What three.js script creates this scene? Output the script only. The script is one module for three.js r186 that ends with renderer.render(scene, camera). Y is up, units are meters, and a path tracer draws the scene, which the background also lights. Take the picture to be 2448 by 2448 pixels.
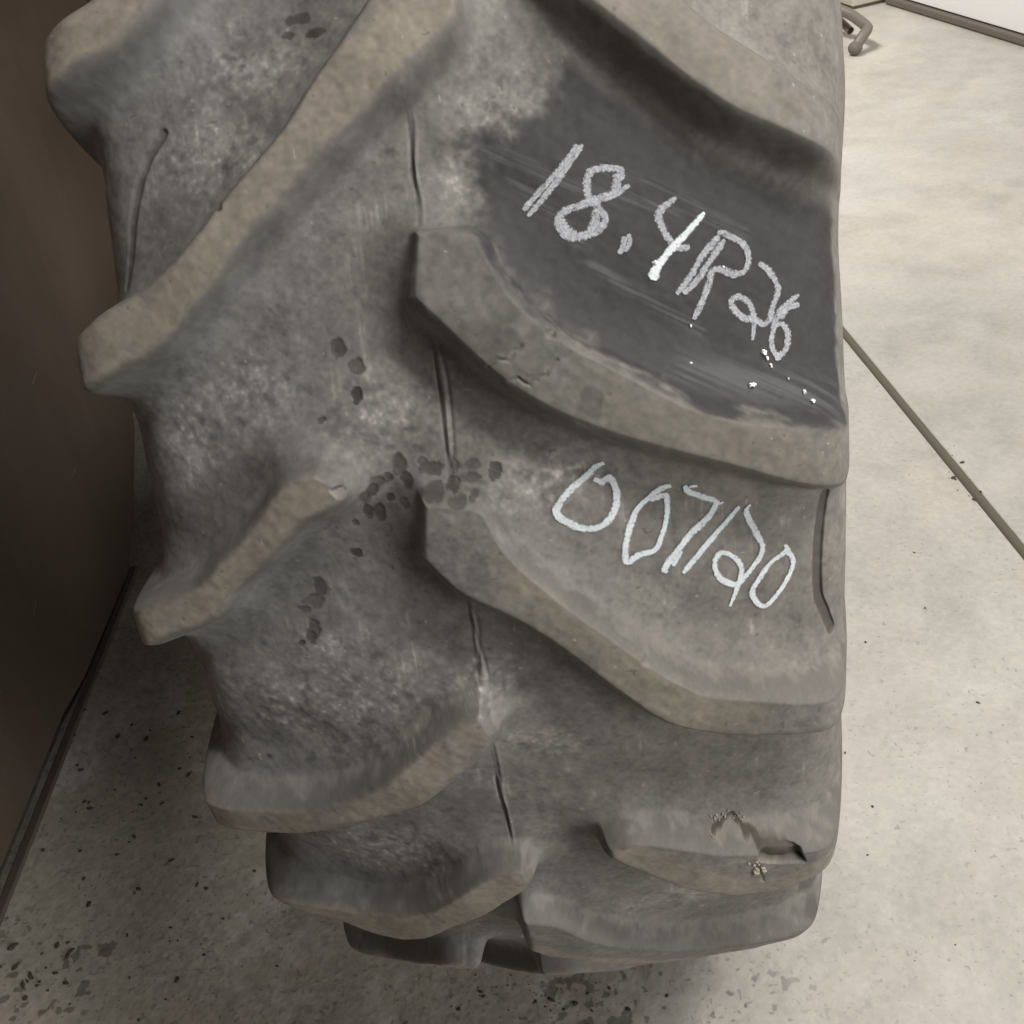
import * as THREE from 'three';
import { RectAreaLightUniformsLib } from 'three/addons/lights/RectAreaLightUniformsLib.js';
import { RoundedBoxGeometry } from 'three/addons/geometries/RoundedBoxGeometry.js';
import { mergeGeometries } from 'three/addons/utils/BufferGeometryUtils.js';

// ---------------------------------------------------------------- camera, lamps, exposure
const rad = Math.PI / 180;
const scene = new THREE.Scene();
const camera = new THREE.PerspectiveCamera(48, 1, 0.05, 60);
camera.position.set(0.075, 1.35, 1.243);
camera.rotation.set(-36.49 * rad, 4.05 * rad, -8.13 * rad, 'YXZ');

const renderer = new THREE.WebGLRenderer({ antialias: true });
renderer.toneMapping = THREE.LinearToneMapping;
renderer.toneMappingExposure = 1.0;
renderer.shadowMap.enabled = true;
RectAreaLightUniformsLib.init();
// suspended workshop lamps, all above the frame, the last added to brighten the door: [x, y, z, turn, width, length, intensity, look-at x, z, label]
const LAMPS = [
  [0.95, 2.75, 1.25, 1.1, 0.30, 1.2, 38, 0.5, 0.9, 'white suspended strip lamp in front of the tyre to its right'],
  [1.5, 2.95, 0.0, 0.2, 0.30, 1.2, 28, 1.4, -1.2, 'white suspended strip lamp over the open floor right of the tyre'],
  [0.25, 2.3, -2.9, 0.35, 0.30, 1.2, 60, 2.3, -3.3, 'unseen white strip lamp added low behind the tyre to brighten the white door'],
];
// unseen window added as fill light, in front of the tyre to its right: [x, y, z, turn, width, height, intensity]
const FILL_WINDOW = [3.6, 1.7, 3.3, -2.31, 2.2, 1.5, 11];
const LAMP_COLOUR = new THREE.Color().setRGB(1.0, 0.955, 0.88);
scene.background = new THREE.Color().setRGB(0.022, 0.021, 0.020);

// ---------------------------------------------------------------- helpers
function rng(seed) { let a = seed >>> 0; return () => { a = (a + 0x6D2B79F5) | 0; let t = Math.imul(a ^ (a >>> 15), 1 | a); t = (t + Math.imul(t ^ (t >>> 7), 61 | t)) ^ t; return ((t ^ (t >>> 14)) >>> 0) / 4294967296; }; }
function hash2(x, y, s) { let h = Math.imul(x, 374761393) + Math.imul(y, 668265263) + Math.imul(s, 1274126177); h = Math.imul(h ^ (h >>> 13), 1274126177); return ((h ^ (h >>> 16)) >>> 0) / 4294967296; }
function vnoise(x, y, s = 0, wrap = 0) {
  let xi = Math.floor(x), yi = Math.floor(y); const fx = x - xi, fy = y - yi;
  const u = fx * fx * (3 - 2 * fx), v = fy * fy * (3 - 2 * fy);
  let x1 = xi + 1, y1 = yi + 1;
  if (wrap) { xi = ((xi % wrap) + wrap) % wrap; yi = ((yi % wrap) + wrap) % wrap; x1 = ((x1 % wrap) + wrap) % wrap; y1 = ((y1 % wrap) + wrap) % wrap; }
  const a = hash2(xi, yi, s), b = hash2(x1, yi, s), c = hash2(xi, y1, s), d = hash2(x1, y1, s);
  return a + (b - a) * u + (c - a) * v + (a - b - c + d) * u * v;
}
function hash3(x, y, z, s) { let h = Math.imul(x, 374761393) + Math.imul(y, 668265263) + Math.imul(z, 1440662683) + Math.imul(s, 1274126177); h = Math.imul(h ^ (h >>> 13), 1274126177); return ((h ^ (h >>> 16)) >>> 0) / 4294967296; }
function vnoise3(x, y, z, s) {
  const xi = Math.floor(x), yi = Math.floor(y), zi = Math.floor(z), fx = x - xi, fy = y - yi, fz = z - zi;
  const u = fx * fx * (3 - 2 * fx), v = fy * fy * (3 - 2 * fy), w = fz * fz * (3 - 2 * fz); let o = 0;
  for (let k = 0; k < 8; k++) { const i = k & 1, j = (k >> 1) & 1, l = k >> 2; o += hash3(xi + i, yi + j, zi + l, s) * (i ? u : 1 - u) * (j ? v : 1 - v) * (l ? w : 1 - w); }
  return o;
}
function fbm3(p, k, s, oct) { let v = 0, a = 0.5, n = 0, f = 1000 / k; for (let i = 0; i < oct; i++) { v += a * vnoise3(p[0] * f, p[1] * f, p[2] * f, s + i * 7); n += a; a *= 0.5; f *= 2; } return v / n; }
function fbm(x, y, s = 0, oct = 4, wrap = 0) { let v = 0, a = 0.5, n = 0, f = 1; for (let i = 0; i < oct; i++) { v += a * vnoise(x * f, y * f, s + i * 7, wrap ? wrap * f : 0); n += a; a *= 0.5; f *= 2; } return v / n; }
const clamp = (x, a = 0, b = 1) => Math.min(b, Math.max(a, x));
const sstep = (a, b, x) => { const t = clamp((x - a) / (b - a)); return t * t * (3 - 2 * t); };
const lerp = (a, b, t) => a + (b - a) * t;
const numberedNames = new Map();
function numbered(n) { const k = numberedNames.get(n) || 0; numberedNames.set(n, k + 1); return k ? `${n}_${String(k).padStart(3, '0')}` : n; }
function add(name, geo, m, parent) { const o = new THREE.Mesh(geo, m); o.name = numbered(name); o.castShadow = true; o.receiveShadow = true; parent.add(o); return o; }
function thing(name, label, category, pos = [0, 0, 0], group) { const g = new THREE.Group(); g.name = numbered(name); g.position.set(...pos); g.userData = { label, category }; if (group) g.userData.group = group; scene.add(g); return g; }
const toS = (v) => { v = clamp(v); return v <= 0.0031308 ? v * 12.92 : 1.055 * Math.pow(v, 1 / 2.4) - 0.055; };
function texture(n, fn, srgb, rep = 1) {
  const d = new Uint8Array(n * n * 4);
  for (let y = 0; y < n; y++) for (let x = 0; x < n; x++) {
    const c = fn(x / n, y / n), i = (y * n + x) * 4;
    for (let k = 0; k < 3; k++) d[i + k] = Math.round(255 * (srgb ? toS(c[k]) : clamp(c[k])));
    d[i + 3] = 255;
  }
  const t = new THREE.DataTexture(d, n, n);
  t.wrapS = t.wrapT = THREE.RepeatWrapping; t.magFilter = THREE.LinearFilter; t.minFilter = THREE.LinearMipmapLinearFilter; t.generateMipmaps = true;
  if (srgb) t.colorSpace = THREE.SRGBColorSpace;
  t.repeat.set(rep, rep); t.needsUpdate = true; return t;
}

// ---------------------------------------------------------------- lamps
function lamp([x, y, z, turn, w, l, intensity, tx, tz, label]) {
  const g = thing('ceiling_lamp', label, 'ceiling lamp', [x, y, z]);
  g.rotation.set(0, turn, 0);
  const white = new THREE.MeshStandardMaterial({ color: 0xe8e6e0, roughness: 0.5 });
  add('lamp_housing', new RoundedBoxGeometry(w + 0.04, 0.06, l + 0.04, 2, 0.01).translate(0, 0.045, 0), white, g);
  add('diffuser', new THREE.BoxGeometry(w, 0.012, l), new THREE.MeshStandardMaterial({ color: 0xffffff, emissive: LAMP_COLOUR, emissiveIntensity: 2.5, roughness: 0.6 }), g);
  for (const s of [-1, 1]) add('rod', new THREE.CylinderGeometry(0.006, 0.006, 0.6, 8).translate(0, 0.375, s * l * 0.35), white, g);
  const a = new THREE.RectAreaLight(LAMP_COLOUR, intensity, w, l);
  a.name = 'lamp_light'; a.position.set(0, -0.012, 0); a.rotation.x = -Math.PI / 2; g.add(a);
}
for (const L of LAMPS) lamp(L);

{
  const [x, y, z, turn, w, h, intensity] = FILL_WINDOW;
  const g = thing('fill_window', 'unseen bright window with white frame added as fill light opposite the tyre', 'window', [x, y, z]); g.rotation.y = turn;
  const white = new THREE.MeshStandardMaterial({ color: 0xe4e2dc, roughness: 0.6 });
  add('fill_pane', new THREE.BoxGeometry(w, h, 0.012), new THREE.MeshStandardMaterial({ color: 0xffffff, emissive: new THREE.Color().setRGB(0.97, 0.98, 1.0), emissiveIntensity: 0.7 }), g);
  const bar = (bw, bh, px, py) => add('frame', new RoundedBoxGeometry(bw, bh, 0.05, 2, 0.006).translate(px, py, -0.035), white, g);
  bar(w + 0.12, 0.06, 0, h / 2 + 0.03); bar(w + 0.12, 0.06, 0, -h / 2 - 0.03); bar(0.06, h, -w / 2 - 0.03, 0); bar(0.06, h, w / 2 + 0.03, 0);
  const a = new THREE.RectAreaLight(new THREE.Color().setRGB(1.0, 0.975, 0.93), intensity, w, h); a.name = 'fill_light'; a.position.set(0, 0, 0.02); a.rotation.y = Math.PI; g.add(a);
}

// ---------------------------------------------------------------- floor: two slabs either side of a saw-cut joint
const JA = [0.737, -1.12], JD = [0.1285, 0.9917];               // a point on the joint, its direction (x, z)
const jx = (z) => JA[0] + (z - JA[1]) * JD[0] / JD[1];
const FT = 2.2;                                                   // metres covered by one floor texture
function floorTexture(mottled, seed) {
  const t = texture(2048, (u, v) => {
    const m = fbm(u * 6, v * 6, seed + 3, 5, 6), p = fbm(u * 34, v * 34, seed + 11, 4, 34), g = fbm(u * 260, v * 260, seed + 5, 2, 260), q = vnoise(u * 1024, v * 1024, seed + 8, 1024);
    const blot = sstep(0.55, 0.75, fbm(u * 14, v * 14, seed + 31, 4, 14));
    let k = 0.80 + (mottled ? 0.20 : 0.34) * (m - 0.5) + 0.18 * (p - 0.5) + (mottled ? 0.15 : 0.12) * (g - 0.5) + 0.05 * (q - 0.5) - (mottled ? 0.05 : 0.08) * blot;
    let r = 1, gg = 0.955, b = 0.885;
    if (mottled) {
      // darker blotches, dense on the tyre's left and thinning out towards its right
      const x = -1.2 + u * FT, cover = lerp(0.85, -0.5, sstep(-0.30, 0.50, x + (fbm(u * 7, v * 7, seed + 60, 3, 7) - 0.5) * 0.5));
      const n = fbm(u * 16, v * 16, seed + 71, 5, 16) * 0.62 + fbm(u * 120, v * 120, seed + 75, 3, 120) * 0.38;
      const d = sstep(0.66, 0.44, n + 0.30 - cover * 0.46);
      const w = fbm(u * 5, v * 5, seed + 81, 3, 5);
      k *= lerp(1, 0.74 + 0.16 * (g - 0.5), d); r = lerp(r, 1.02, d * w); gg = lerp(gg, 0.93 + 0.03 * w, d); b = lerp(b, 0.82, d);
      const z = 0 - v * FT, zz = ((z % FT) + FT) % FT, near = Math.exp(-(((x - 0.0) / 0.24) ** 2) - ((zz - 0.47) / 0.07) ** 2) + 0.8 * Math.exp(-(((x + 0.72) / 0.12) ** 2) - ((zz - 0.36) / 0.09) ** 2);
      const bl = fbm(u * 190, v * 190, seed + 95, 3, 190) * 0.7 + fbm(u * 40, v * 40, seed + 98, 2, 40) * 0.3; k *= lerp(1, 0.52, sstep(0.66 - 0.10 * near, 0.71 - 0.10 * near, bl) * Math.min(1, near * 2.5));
      const sp = vnoise(u * 420, v * 420, seed + 91, 420); if (sp > 0.90 - 0.06 * cover) k *= 0.72;
    }
    const pit = vnoise(u * 340, v * 340, seed + 77, 340); if (pit > 0.93) k *= 0.84;
    const warm = (fbm(u * 9, v * 9, seed + 55, 3, 9) - 0.5) * 0.05;
    return [k * (r + warm), k * gg, k * (b - warm)];
  }, true);
  t.repeat.set(1 / FT, 1 / FT); return t;
}
const floorBump = texture(1024, (u, v) => { const k = 0.5 + 0.5 * (fbm(u * 200, v * 200, 9, 3, 200) - 0.5) + 0.4 * (fbm(u * 20, v * 20, 19, 3, 20) - 0.5); return [k, k, k]; }, false);
floorBump.repeat.set(1 / 1.1, 1 / 1.1);
const floorMaterial = (mottled, seed) => new THREE.MeshStandardMaterial({ color: new THREE.Color().setRGB(0.61, 0.61, 0.61), map: floorTexture(mottled, seed), bumpMap: floorBump, bumpScale: 0.0012, roughness: 0.62 });
const floor = new THREE.Group(); floor.name = 'floor'; floor.userData = { kind: 'structure', label: 'pale cream concrete workshop floor cut by one joint' }; scene.add(floor);
function slab(pts) {
  const s = new THREE.Shape(pts.map(([x, z]) => new THREE.Vector2(x, -z)));
  const g = new THREE.ExtrudeGeometry(s, { depth: 0.1, bevelEnabled: true, bevelThickness: 0.003, bevelSize: 0.003, bevelOffset: -0.003, bevelSegments: 2 });
  const uv = g.attributes.uv; for (let i = 0; i < uv.count; i++) uv.setX(i, uv.getX(i) + 1.2);
  g.rotateX(-Math.PI / 2).translate(0, -0.103, 0); return g;
}
const Z0 = -6, Z1 = 3.2, JW = 0.0098;
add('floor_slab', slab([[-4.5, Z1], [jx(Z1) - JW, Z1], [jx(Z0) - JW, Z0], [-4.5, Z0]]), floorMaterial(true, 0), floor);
add('floor_slab', slab([[jx(Z1) + JW, Z1], [5.5, Z1], [5.5, Z0], [jx(Z0) + JW, Z0]]), floorMaterial(false, 300), floor);
{
  const L = (Z1 - Z0) / JD[1], g = new THREE.CylinderGeometry(0.0125, 0.0125, L, 12, 1);
  g.rotateX(Math.PI / 2).rotateY(Math.atan2(JD[0], JD[1])).translate(jx((Z0 + Z1) / 2), -0.0095, (Z0 + Z1) / 2);
  add('joint_filler', g, new THREE.MeshStandardMaterial({ color: new THREE.Color().setRGB(0.115, 0.095, 0.075), roughness: 0.75 }), floor);
}

// ---------------------------------------------------------------- tyre
// coordinates on the tread: t = metres across (0 = mould seam), th = degrees round the wheel (0 = towards the camera, 90 = top)
const MM_DEG = 12.6;
// section of the carcass (groove floor, shoulder, sidewall, bead) and of a tread bar, station by station: [u, radius]
const CARC_R = [[0, 0.701], [0.06, 0.7035], [0.12, 0.6975], [0.17, 0.689], [0.205, 0.68], [0.229, 0.67], [0.246, 0.6545], [0.2575, 0.628], [0.267, 0.59], [0.279, 0.53], [0.265, 0.455], [0.21, 0.39], [0.172, 0.352], [0.16, 0.335]];
const BAR_R = [[0, .732], [.06, .733], [.12, .7301], [.17, .7246], [.205, .7191], [.229, .7115], [.2415, .694], [.2535, .655], [.266, .60], [.279, .53], [.265, .455], [.21, .39], [.172, .352], [.160, .335]];
const CARC_L = [[0, 0.7], [-0.05, 0.696], [-0.1, 0.6885], [-0.14, 0.68], [-0.17, 0.671], [-0.192, 0.662], [-0.207, 0.645], [-0.217, 0.615], [-0.225, 0.57], [-0.227, 0.52], [-0.213, 0.455], [-0.18, 0.39], [-0.15, 0.352], [-0.138, 0.335]];
const BAR_L = [[0, .732], [-.05, .7281], [-.10, .7215], [-.14, .7142], [-.172, .7071], [-.2085, .6985], [-.2235, .686], [-.2305, .645], [-.231, .585], [-.229, .52], [-.213, .455], [-.18, .39], [-.15, .352], [-.138, .335]];
function stations(C) { const t = [0]; for (let i = 1; i < C.length; i++) t.push(t[i - 1] + Math.hypot(C[i][0] - C[i - 1][0], C[i][1] - C[i - 1][1])); return t; }
const ST_R = stations(CARC_R), ST_L = stations(CARC_L);
const T_MAX = ST_R[ST_R.length - 1], T_MIN = -ST_L[ST_L.length - 1];
function spline(C, S, t, out) {
  let i = 0; while (i < S.length - 2 && t > S[i + 1]) i++;
  const f = clamp((t - S[i]) / (S[i + 1] - S[i])), f2 = f * f, f3 = f2 * f;
  for (let k = 0; k < 2; k++) {
    const h = S[i + 1] - S[i];
    const m0 = i > 0 ? (C[i + 1][k] - C[i - 1][k]) / (S[i + 1] - S[i - 1]) : (C[i + 1][k] - C[i][k]) / h;
    const m1 = i < S.length - 2 ? (C[i + 2][k] - C[i][k]) / (S[i + 2] - S[i]) : (C[i + 1][k] - C[i][k]) / h;
    out[k] = (2 * f3 - 3 * f2 + 1) * C[i][k] + (f3 - 2 * f2 + f) * h * m0 + (-2 * f3 + 3 * f2) * C[i + 1][k] + (f3 - f2) * h * m1;
  }
}
// outlines of the worn tread bars as [mm across, degrees]: leading edge from the centre out, trailing edge back in
const LEFT_LONG = [[[9, 17.2], [-33, 13.3], [-66, 10.4], [-100, 8], [-134, 5.6], [-170, 3.8], [-217, 1.5]], [[-215, -1.1], [-167, .7], [-127, 3.4], [-86, 6.1], [-53, 8.3], [-14, 10.9], [20, 12.8], [36, 14], [35, 16]]];
const LEFT_SHORT = [[[-79, 9], [-99, 8.9], [-130, 6.5], [-168, 3.7], [-217, 1.6]], [[-215, -.6], [-181, .8], [-143, 3.5], [-107, 5.7], [-64, 7.7], [-67, 8.5]]];
const RIGHT_LONG = [[[0, 15], [30, 14.9], [49, 11.9], [74, 9.8], [96, 8.7], [128, 7], [155, 5.7], [191, 4.8], [234, 4]], [[234, .9], [199, 1.9], [158, 3.2], [128, 4.1], [92, 5.4], [66, 6.5], [43, 7.9], [26, 9.2], [-6, 12.2]]];
const RIGHT_SHORT = [[[57, 12.5], [79, 11.8], [104, 10.3], [135, 8.3], [162, 7], [194, 6.1], [236, 5.1]], [[239, 2.1], [215, 1.1], [186, 1], [157, 1.8], [127, 3.7], [94, 6.6], [59, 10]]];
const OWN = {
  L1: [[[9, 43.6], [-12, 41.6], [-33, 39.7], [-50, 38.4], [-66, 36.8], [-82, 35.5], [-100, 34.4], [-118, 33.2], [-134, 32], [-149, 31.1], [-170, 30.2], [-194, 29], [-217, 27.9]], [[-215, 25.3], [-187, 26.3], [-167, 27.1], [-147, 28.3], [-127, 29.8], [-108, 31.3], [-86, 32.5], [-74, 33.5], [-53, 34.7], [-34, 35.8], [-14, 37.3], [1, 37.9], [20, 39.2], [36, 40.3], [35, 42.5]]],
  L2: [[[-79, 20.4], [-99, 20.3], [-113, 19.2], [-130, 17.9], [-148, 16.6], [-168, 15.1], [-181, 14.4], [-217, 13]], [[-215, 10.8], [-197, 11.5], [-181, 12.2], [-163, 13], [-153, 13.8], [-143, 14.9], [-118, 16.2], [-107, 17.1], [-91, 18.2], [-82, 18.4], [-64, 19.1], [-67, 19.9]]],
  L3: [[[-1, 6.8], [-20, 6.1], [-41, 4.8], [-63, 3], [-85, 1.5], [-114, .2], [-157, -.7], [-210, -1]], [[-208, -3.4], [-177, -3.4], [-134, -2.4], [-91, -1], [-57, .1], [-40, 1.3], [-14, 3.2], [-1, 4.3], [5, 5.4]]],
  L4: [[[8, -6.2], [-14, -6.5], [-35, -7.8], [-57, -9.7], [-87, -11.7], [-120, -13], [-157, -13.2], [-195, -12.6]], [[-191, -14], [-165, -16.2], [-142, -17.2], [-117, -17.5], [-89, -15.9], [-52, -13.2], [-18, -10.6], [7, -8.7], [11, -7.4]]],
  R0: [[[119, 43.2], [146, 41.1], [158, 39.8], [169, 38.8], [190, 37.5], [211, 36.3], [245, 34.8]], [[243, 32.5], [208, 33.7], [186, 34.5], [165, 35.7], [146, 37.1], [135, 37.9], [124, 38.8], [109, 40], [96, 41.2], [86, 42.7]]],
  R1: [[[0, 30.9], [30, 30.8], [38, 29.6], [49, 27.8], [74, 25.7], [96, 24.6], [128, 22.9], [155, 21.6], [191, 20.7], [234, 19.9]], [[234, 16.8], [199, 17.8], [158, 19.1], [128, 20], [92, 21.3], [66, 22.4], [43, 23.8], [26, 25.1], [8, 26.9], [-6, 28.1]]],
  R2: [[[-16, 18.7], [19, 18.3], [24, 17], [35, 15.3], [51, 13.8], [61, 12.9], [83, 11.1], [110, 9], [129, 7.8], [147, 6.7], [174, 5.9], [234, 4.2]], [[234, 2], [210, 2.4], [174, 3.1], [139, 4.1], [115, 5.2], [89, 7.5], [59, 10.4], [28, 12.5], [4, 13.6], [-9, 14.6], [-21, 15.9]]],
  R3: [[[72, -4.7], [86, -4.1], [104, -4.5], [135, -5.8], [162, -7.1], [194, -8], [236, -9]], [[239, -12], [215, -13], [186, -13.1], [157, -12.3], [127, -10.4], [97, -7.9], [81, -6.5], [72, -5.6]]],
  R4: [[[2, -12.8], [30, -13.6], [52, -17.4], [84, -20.5], [132, -24], [178, -26.2], [240, -27.6]], [[240, -31], [178, -30.5], [141, -29.6], [89, -26.8], [58, -23.8], [18, -20.8], [0, -18.4]]],
};
function smoothLine(P, n) {
  const out = [];
  for (let i = 0; i < P.length - 1; i++) {
    const a = P[Math.max(0, i - 1)], b = P[i], c = P[i + 1], d = P[Math.min(P.length - 1, i + 2)];
    for (let k = 0; k < n; k++) { const t = k / n, t2 = t * t, t3 = t2 * t; out.push([0, 1].map((j) => 0.5 * (2 * b[j] + (c[j] - a[j]) * t + (2 * a[j] - 5 * b[j] + 4 * c[j] - d[j]) * t2 + (3 * b[j] - a[j] - 3 * c[j] + d[j]) * t3))); }
  }
  out.push(P[P.length - 1]); return out;
}
function relax(P, n) { for (let k = 0; k < n; k++) P = P.map((p, i) => (i === 0 || i === P.length - 1) ? p : [0, 1].map((j) => 0.25 * P[i - 1][j] + 0.5 * p[j] + 0.25 * P[i + 1][j])); return P; }
const bars = [];
for (const side of ['L', 'R']) for (let k = 0; k < 24; k++) {
  const base = (side === 'L' ? 41.4 : 30.9) - 15 * k, own = OWN[side + k];
  const rel = side === 'L' ? (k % 3 === 2 ? LEFT_SHORT : LEFT_LONG) : (k % 3 === 0 ? RIGHT_SHORT : RIGHT_LONG);
  let [U, W] = own || rel.map((l) => l.map(([u, d]) => [u, d + base]));
  const o = side === 'L' ? -1 : 1, uEnd = U[U.length - 1], wEnd = W[0];
  U = relax(smoothLine([...U, [o * 330, uEnd[1] - (own ? 0.6 : 0.8)]], 6), 10); W = relax(smoothLine([[o * 330, wEnd[1] - 0.6], ...W], 6), 10);
  const poly = [...U, ...W].map(([u, d]) => [u, d * MM_DEG]);
  let lo = 1e9, hi = -1e9, xl = 1e9, xh = -1e9; for (const [x, y] of poly) { lo = Math.min(lo, y); hi = Math.max(hi, y); xl = Math.min(xl, x); xh = Math.max(xh, x); }
  const toMM = (l) => l.map(([u, d]) => [u, d * MM_DEG]);
  bars.push({ side, k, key: side + k, poly, U: toMM(U), W: toMM(W), lo, hi, xl, xh, long: !(rel === LEFT_SHORT || rel === RIGHT_SHORT), seed: k * 13 + (side === 'L' ? 500 : 0) });
}
const CIRC = 360 * MM_DEG;
function polyDist(poly, x, y) {
  let best = 1e9, inside = false; const n = poly.length;
  for (let i = 0, j = n - 1; i < n; j = i++) {
    const [ax, ay] = poly[j], [bx, by] = poly[i], dx = bx - ax, dy = by - ay, l = dx * dx + dy * dy || 1e-9;
    let t = ((x - ax) * dx + (y - ay) * dy) / l; t = t < 0 ? 0 : t > 1 ? 1 : t;
    const ex = x - ax - t * dx, ey = y - ay - t * dy, d = ex * ex + ey * ey; if (d < best) best = d;
    if ((ay > y) !== (by > y) && x < (bx - ax) * (y - ay) / (by - ay) + ax) inside = !inside;
  }
  return inside ? -Math.sqrt(best) : Math.sqrt(best);
}
function lineDist(l, x, y) { let best = 1e9; for (let i = 0; i < l.length - 1; i++) { const [ax, ay] = l[i], dx = l[i + 1][0] - ax, dy = l[i + 1][1] - ay; const t = clamp(((x - ax) * dx + (y - ay) * dy) / (dx * dx + dy * dy || 1e-9)); const d = Math.hypot(x - ax - t * dx, y - ay - t * dy); if (d < best) best = d; } return best; }
const degs = (l) => l.map(([u, d]) => [u, d * MM_DEG]);
// wear and damage, with some light and shade painted in, as [mm across, degrees]
const WIPED_AND_SHADE = degs([[38, 35.4], [64, 36.0], [88, 38.4], [104, 41], [120, 40], [150, 38], [190, 36], [225, 34.6], [262, 33.6], [262, 19.4], [195, 20.6], [157, 21.5], [129, 22.9], [97, 24.6], [73, 25.8], [48, 28], [36, 29.8], [27, 31.6], [31, 33], [36, 34.2]]);  // wiped rubber, stretched upward to paint the shade under bar R0
const HOLE = degs([[180, -7.4], [196, -7.9], [211, -8.5], [213, -9.6], [200, -9.3], [187, -8.9], [178, -8.4]]);
const CRACKS = [[[72, 24.7], [68, 24.5], [65, 24.1], [60, 24.0], [55, 23.7], [48, 24.1], [43, 24.0]], [[53, 25.5], [49, 25.3], [45, 24.9], [38, 25], [32, 24.7]], [[147, -6.1], [156, -6.3], [163, -6.2], [170, -7.0], [175, -7.2], [181, -7.6]], [[176, -8.4], [178, -9.6], [182, -10.8]]].map(degs);
const CHIPS = [[112, 9.1, 4.5], [-117, 33.3, 3], [70, 25.9, 3], [-66, 19.6, 4]].map(([u, d, r]) => [u, d * MM_DEG, r]);
const SPOTS = [[-27, 19.3, 5, 7], [-17, 20.2, 5, 4], [-11, 19.8, 9, 6], [-10, 18.9, 9, 5], [3, 19.9, 4, 6], [2, 19.1, 6, 5], [14, 19.8, 8, 5], [12, 19.2, 8, 4], [5, 18.5, 7, 4], [28, 19.4, 5, 8], [-31, 18.1, 4, 6], [-55, 17.8, 4, 7], [-48, 17.7, 5, 8], [-31, 20.1, 6, 9], [-65, 17.2, 3, 4], [-68, 15.4, 5, 5], [-97, 13.4, 7, 9], [-103, 12.6, 10, 7], [-111, 12.1, 6, 4], [-107, 10.9, 6, 10], [-111, 10.3, 6, 7], [-118, 9.9, 3, 3], [-76, 22.7, 4, 3], [14, 18.6, 4, 3], [-40, 18.4, 4, 4], [-39, 19.5, 4, 4], [-46, 19.3, 6, 5], [-50, 18.9, 5, 6], [-55, 18.6, 4, 6], [-59, 26.2, 6, 8], [-49, 25.2, 6, 8], [-52, 23.8, 5, 7], [-187, -1.9 + 2.4, 3, 2.5], [-170, 1.0, 4, 2.5], [-62, 42.5, 9, 5], [-52, 41.6, 7, 4], [-70, 41.8, 5, 3]].map(([u, d, a, b], i) => [u, d * MM_DEG, a, b, i]);
const DUST_AND_LIGHT = [[-120, 24.5, 34, 22], [-125, 36.5, 38, 26], [-95, 40.5, 36, 18], [-78, 7.5, 40, 24], [-40, 22.5, 30, 24], [52, 36.6, 24, 22], [30, 33.5, 20, 16], [60, 18.6, 34, 20], [0, 7.5, 24, 20], [34, 2.6, 26, 14], [-165, 22.4, 18, 30], [-105, 9.3, 26, 18], [-112, 5.5, 66, 40], [-60, 5, 40, 30], [-100, -8, 62, 30], [150, -18, 60, 26]].map(([u, d, a, b]) => [u, d * MM_DEG, a, b]);  // pale dust, plus lower patches painted light where lamplight falls short
const STRIPE = smoothLine(degs([[239, 15.4], [233.5, 12.2], [233, 9.3], [239, 7.8], [247, 6.2]]), 4), STRIPE_L = smoothLine(degs([[-158, 38.2], [-174, 36.8], [-187, 34.3], [-197, 30.6]]), 4);
const SCRATCH = [[[-90, 16.2], [-84, 15], [-80, 14.1], [-78, 11.2], [-74, 8.9]], [[-96, 15.7], [-92, 14.6], [-88, 13.2], [-82, 10.9], [-80, 9]], [[-80, 26.8], [-84, 25], [-86, 23.2]], [[-68, 27.2], [-71, 25.5]], [[-92, 25.8], [-93, 22]]].map(degs);
const SMEARS = [[[150, 23.2], [175, 22.7], [205, 21.9], [250, 20.7], 10], [[44, 34.6], [56, 33.4], [68, 32.3], [92, 30], 4], [[56, 34.6], [80, 33], [110, 32], [150, 31.0], 4], [[98, 28.9], [118, 27.5], [136, 26.5], [160, 25.1], 3.5], [[112, 33.2], [150, 31.6], [190, 29.6], 5]].map((s) => [degs(s.slice(0, -1)), s[s.length - 1]]);
const SEAMS = [[-26, 43, 1, 1], [33.5, 40.2, 1, 1.2], [20.4, 26.4, -1, 1.3], [4.2, 11.6, -1, 1.2], [-11, -0.5, 1, 1.7], [-60, -13, 1, 1]];

const bestBar = { d: 0, bar: null };
function nearestBar(x, y) {
  bestBar.d = 1e9; bestBar.bar = null; bestBar.d2 = 1e9;
  for (const b of bars) {
    let yy = y; if (yy < b.lo - 60) yy += CIRC; else if (yy > b.hi + 60) yy -= CIRC;
    if (yy < b.lo - 46 || yy > b.hi + 46 || x < b.xl - 46 || x > b.xh + 46) continue;
    const d = polyDist(b.poly, x, yy);
    if (d < bestBar.d) { bestBar.d2 = bestBar.d; bestBar.d = d; bestBar.bar = b; bestBar.y = yy; } else if (d < bestBar.d2) bestBar.d2 = d;
  }
  return bestBar;
}
// fall from the top of a bar to the groove floor, d mm outside its edge; low = 0 on the leading side, 1 on the trailing side
const flank = (d, low) => 0.60 / (1 + Math.exp((d - lerp(3.2, 6.0, low)) / lerp(1.2, 1.9, low))) + 0.40 * Math.pow(1 - clamp((d + 2) / 42), 2);
const sq = [0, 0, 0], cA = [0, 0], cB = [0, 0];
const info = { d: 0, bar: null, hole: 0, low: 0.5 };
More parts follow.
